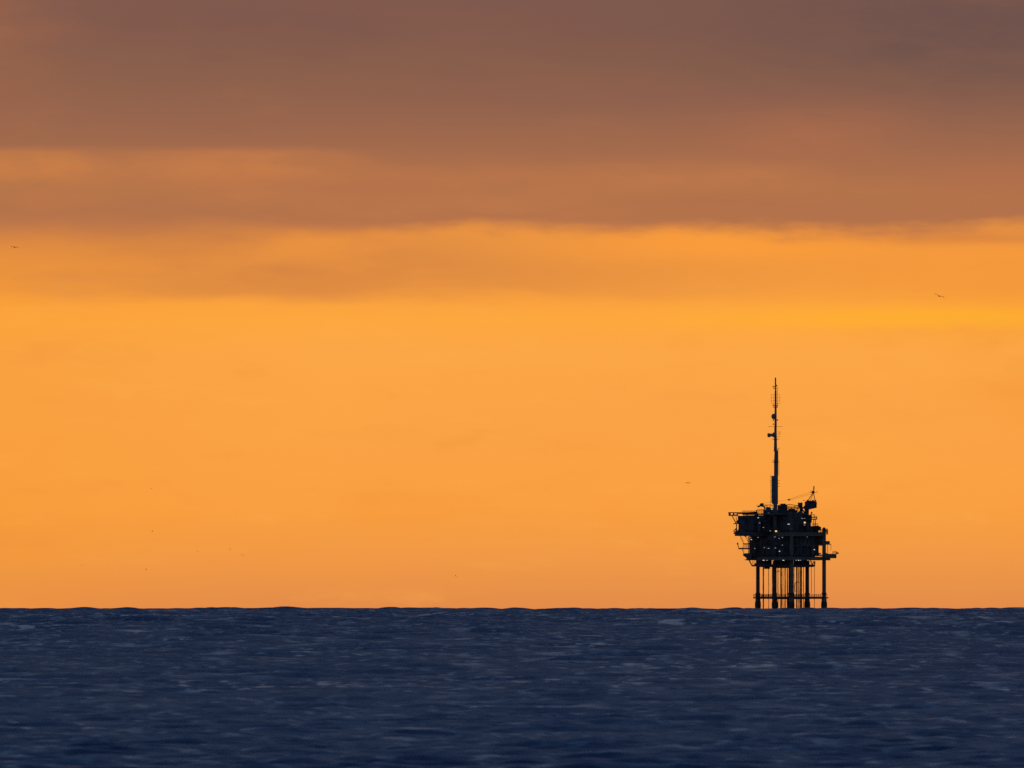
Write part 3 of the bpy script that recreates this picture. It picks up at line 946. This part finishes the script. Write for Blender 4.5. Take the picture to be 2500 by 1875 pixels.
def bp_(t, a, c):
    w = .75 * min(1, t / .12, (1 - t) / .10 + .35)
    h = .62 * min(1, t / .12 + .2, (1 - t) / .10 + .35)
    return BH + bd * (Lb * t) + bs * (w * a) + bu * (h * c)


for a in (-1, 1):
    for c in (-1, 1):
        bm.path([bp_(i / N, a, c) for i in range(N + 1)], .10, 5)
boom = bm.build('boom', 'rust', crane, False)
lc = MB()
for i in range(N):
    t0, t1 = i / N, (i + 1) / N
    s = 1 if i % 2 else -1
    for a in (-1, 1):
        lc.tube(bp_(t0, a, s), bp_(t1, a, -s), .06, n=4)
    lc.tube(bp_(t0, s, 1), bp_(t1, -s, 1), .05, n=4)
lc.build('lacing', 'rust', boom, False)
b = MB().prism([(cx(1849), cz(1237)), (cx(1851), cz(1233)), (cx(1853), cz(1234)), (cx(1856), cz(1228)), (cx(1863), cz(1227)), (cx(1865), cz(1233)), (cx(1863), cz(1237)),
                (cx(1857), cz(1235.5)), (cx(1853), cz(1237.5)), (cx(1850), cz(1238))], 5.9, 7.1)
b.build('boom_head', 'rust', crane, False)
MB().tube((cx(1849), 6.5, cz(1236)), (cx(1847.6), 6.5, cz(1231.5)), .12).build('boom_head_pin', 'rust', crane, False)
b = MB().prism([(cx(1921), cz(1219.3)), (cx(1926), cz(1216.8)), (cx(1929.5), cz(1219.5)), (cx(1927), cz(1221.5)), (cx(1923), cz(1220.8))], 1.4, 2.2)
b.build('pulley_block', 'rust', crane, False)
for dz, y0 in ((0, -.4), (5, .4)):
    MB().tube((cx(1981), y0 * .8, cz(1199.5 + dz)), (cx(1928), 1.8, cz(1217.5 + dz * .5)), .05, n=5).build('hoist_wire', 'cable', crane, False)
wr = [Vector((cx(1921.5), 1.8, cz(1219.3))), Vector((cx(1912), 2.5, cz(1221.4))), Vector((cx(1900), 3.6, cz(1222.6))), Vector((cx(1880), 5.0, cz(1225.5))), Vector((cx(1864), 6.5, cz(1228)))]
MB().path(wr, .045, 5).build('pendant_wire', 'cable', crane, False)
MB().path([(cx(1864), 6.4, cz(1231)), (cx(1880), 5.5, cz(1231.2)), (cx(1890), 5, cz(1229.5))], .07, 5).build('pendant_wire', 'cable', crane, False)
b = MB()
for y in (5.6, 7.4):
    b.tube((cx(1866), y, cz(1254)), (cx(1866), y, cz(1236.5)), .16)
b.tube((cx(1866), 5.6, cz(1238.4)), (cx(1866), 7.4, cz(1238.4)), .2)
b.build('boom_rest', 'rust', plat, False)
plat_rest = bpy.data.objects['boom_rest']
plat_rest.location = (CX, CY, PZ(1256))

# ------------------------------------------------------------------ lit work lamps, each fixed to the nearest steel
bvh = BVHTree.FromPolygons(ALL_V, ALL_F)
LAMPS = [(1787, 1253, 'w', 3), (1797, 1254, 'd', 3), (1855, 1253, 'd', 2), (1852, 1263, 'w', 5), (1854, 1276, 'd', 3), (1884, 1242, 'w', 4), (1868, 1242, 'd', 4),
         (1876, 1252, 'd', 3), (1863, 1287, 'd', 3), (1894, 1296, 'o', 5), (1880, 1295, 'd', 3), (1833, 1311, 'd', 4), (1835, 1316, 'w', 4), (1851, 1311, 'd', 3),
         (1891, 1310, 'd', 3), (1909, 1311, 'd', 3), (1901, 1314, 'd', 2.5), (1843, 1338, 'd', 3), (1866, 1336, 'd', 3), (1876, 1338, 'd', 4), (1892, 1337, 'd', 3),
         (1902, 1345, 'w', 3.5), (1864, 1367, 'w', 4.5), (1872, 1367, 'd', 4), (1887, 1367, 'd', 3), (1911, 1367, 'w', 4.5), (1942, 1367, 'd', 3), (1948, 1367, 'w', 3),
         (1953, 1367, 'd', 3), (1971, 1367, 'd', 3), (1964, 1275, 'o', 4.5), (1963, 1281, 'd', 3), (1957, 1265, 'd', 4), (1963, 1265, 'd', 3), (1924, 1279, 'w', 5),
         (1987, 1341, 'w', 4), (2001, 1353, 'd', 4), (1909, 1330, 'd', 2.5), (1970, 1310, 'd', 2.5)]
for (px, py, k, w) in LAMPS:
    hit = bvh.ray_cast(Vector((PX(px), -60, PZ(py))), Vector((0, 1, 0)))
    y = (hit[0].y if hit[0] is not None else -2.0)
    h = .20 if k != 'o' else .38
    w2 = w * U / 2
    f = MB().box(PX(px) - w2 - .06, PX(px) + w2 + .06, y - .35, y + .3, PZ(py) - h, PZ(py) + h).build('work_lamp', 'steel', plat, False)
    MB().box(PX(px) - w2, PX(px) + w2, y - .42, y - .353, PZ(py) - h + .05, PZ(py) + h - .05).build('lens', {'w': 'lw', 'd': 'ld', 'o': 'lo'}[k], f, False)


# ------------------------------------------------------------------ seabirds
def bird(px, py, dist, span, roll, heading, bend, label, fold=1.0):
    """one continuous body with wings: span in metres, bend = wing tip droop, fold scales the wings"""
    v, f = [], []
    L_ = span * .42
    prof = [(-.50, .010, .012), (-.36, .035, .02), (-.22, .055, .045), (0, .075, .07), (.18, .07, .065), (.32, .042, .045), (.40, .05, .05), (.46, .03, .032), (.56, .006, .008)]
    n = 8
    for (t, wy, wz) in prof:
        for i in range(n):
            q = 2 * math.pi * i / n
            v.append((math.cos(q) * wy * span * .9, t * L_, math.sin(q) * wz * span * .9 + (.02 * span if t > .3 else 0)))
    for k in range(len(prof) - 1):
        for i in range(n):
            f.append((k * n + i, k * n + (i + 1) % n, (k + 1) * n + (i + 1) % n, (k + 1) * n + i))
    f += [tuple(range(n))[::-1], tuple(range((len(prof) - 1) * n, len(prof) * n))]
    for s in (-1, 1):
        st = [(.03, .10, 0.0, .15), (.18, .14, .06 * fold, .14), (.30, .12, .075 * fold, .12), (.42, .03, .075 * fold - bend * .35, .085), (.50, -.08, .075 * fold - bend, .02)]
        o = len(v)
        for (x, y, z, c) in st:
            x, y, z, c = s * x * span, y * L_, z * span, c * span
            v += [(x, y + c * .55, z), (x, y, z + .022 * span), (x, y - c * .6, z), (x, y, z - .014 * span)]
        for k in range(len(st) - 1):
            for i in range(4):
                a, b_, c_, d = o + k * 4 + i, o + k * 4 + (i + 1) % 4, o + (k + 1) * 4 + (i + 1) % 4, o + (k + 1) * 4 + i
                f.append((a, b_, c_, d) if s > 0 else (d, c_, b_, a))
        f += [tuple(o + i for i in range(4)), tuple(o + (len(st) - 1) * 4 + i for i in range(4))]
    me = bpy.data.meshes.new('seabird')
    me.from_pydata(v, [], f)
    me.materials.append(MT['bird'])
    o = bpy.data.objects.new('seabird', me)
    col.objects.link(o)
    k = U / DIST * dist
    # direction to the bird, allowing for the lens pitch
    dy_ = (937.5 - py) * U / DIST
    d = Vector(((px - 1250) * U / DIST, math.cos(PITCH) - math.sin(PITCH) * dy_, math.sin(PITCH) + math.cos(PITCH) * dy_))
    o.location = Vector((0, 0, EYE)) + d * dist
    o.rotation_euler = (0, R(roll), R(heading))
    o['label'] = label
    o['category'] = 'bird'
    o['group'] = 'seabirds in flight over the water'
    return o


bird(36, 604, 2500, 1.25, 8, 20, .10, 'dark seabird gliding at the left edge below the cloud bank')
bird(2293, 723, 2150, 1.3, 22, 8, .02, 'seabird banking with outstretched wings, high right above the platform')
bird(1680, 1179, 3000, 1.15, 3, 35, .16, 'seabird with drooped wings flying left of the mast')
bird(370, 1193, 7600, 1.0, 30, 60, .05, 'faint tiny seabird, highest of the far birds on the left')
bird(372, 1297, 6600, 1.15, 35, 65, .05, 'small dark seabird low on the left, below the faint highest one')
bird(562, 1341, 6600, 1.15, 30, 50, .05, 'small dark seabird, upper of the close pair left of centre')
bird(592, 1355, 5000, 1.15, 12, 12, .01, 'thin winged seabird, lower and rightmost of the close pair')
bird(482, 1346, 6400, 1.1, 6, 15, .0, 'faint thin seabird to the left of the close pair')
bird(357, 1390, 6600, 1.15, -40, 60, .05, 'small dark tilted seabird low over the sea at left')
bird(201, 1381, 7600, 1.0, 20, 60, .05, 'faint tiny seabird, the far left one near the horizon')
bird(1113, 1406, 6600, 1.15, 40, 60, .06, 'lone small dark seabird low near the middle horizon')
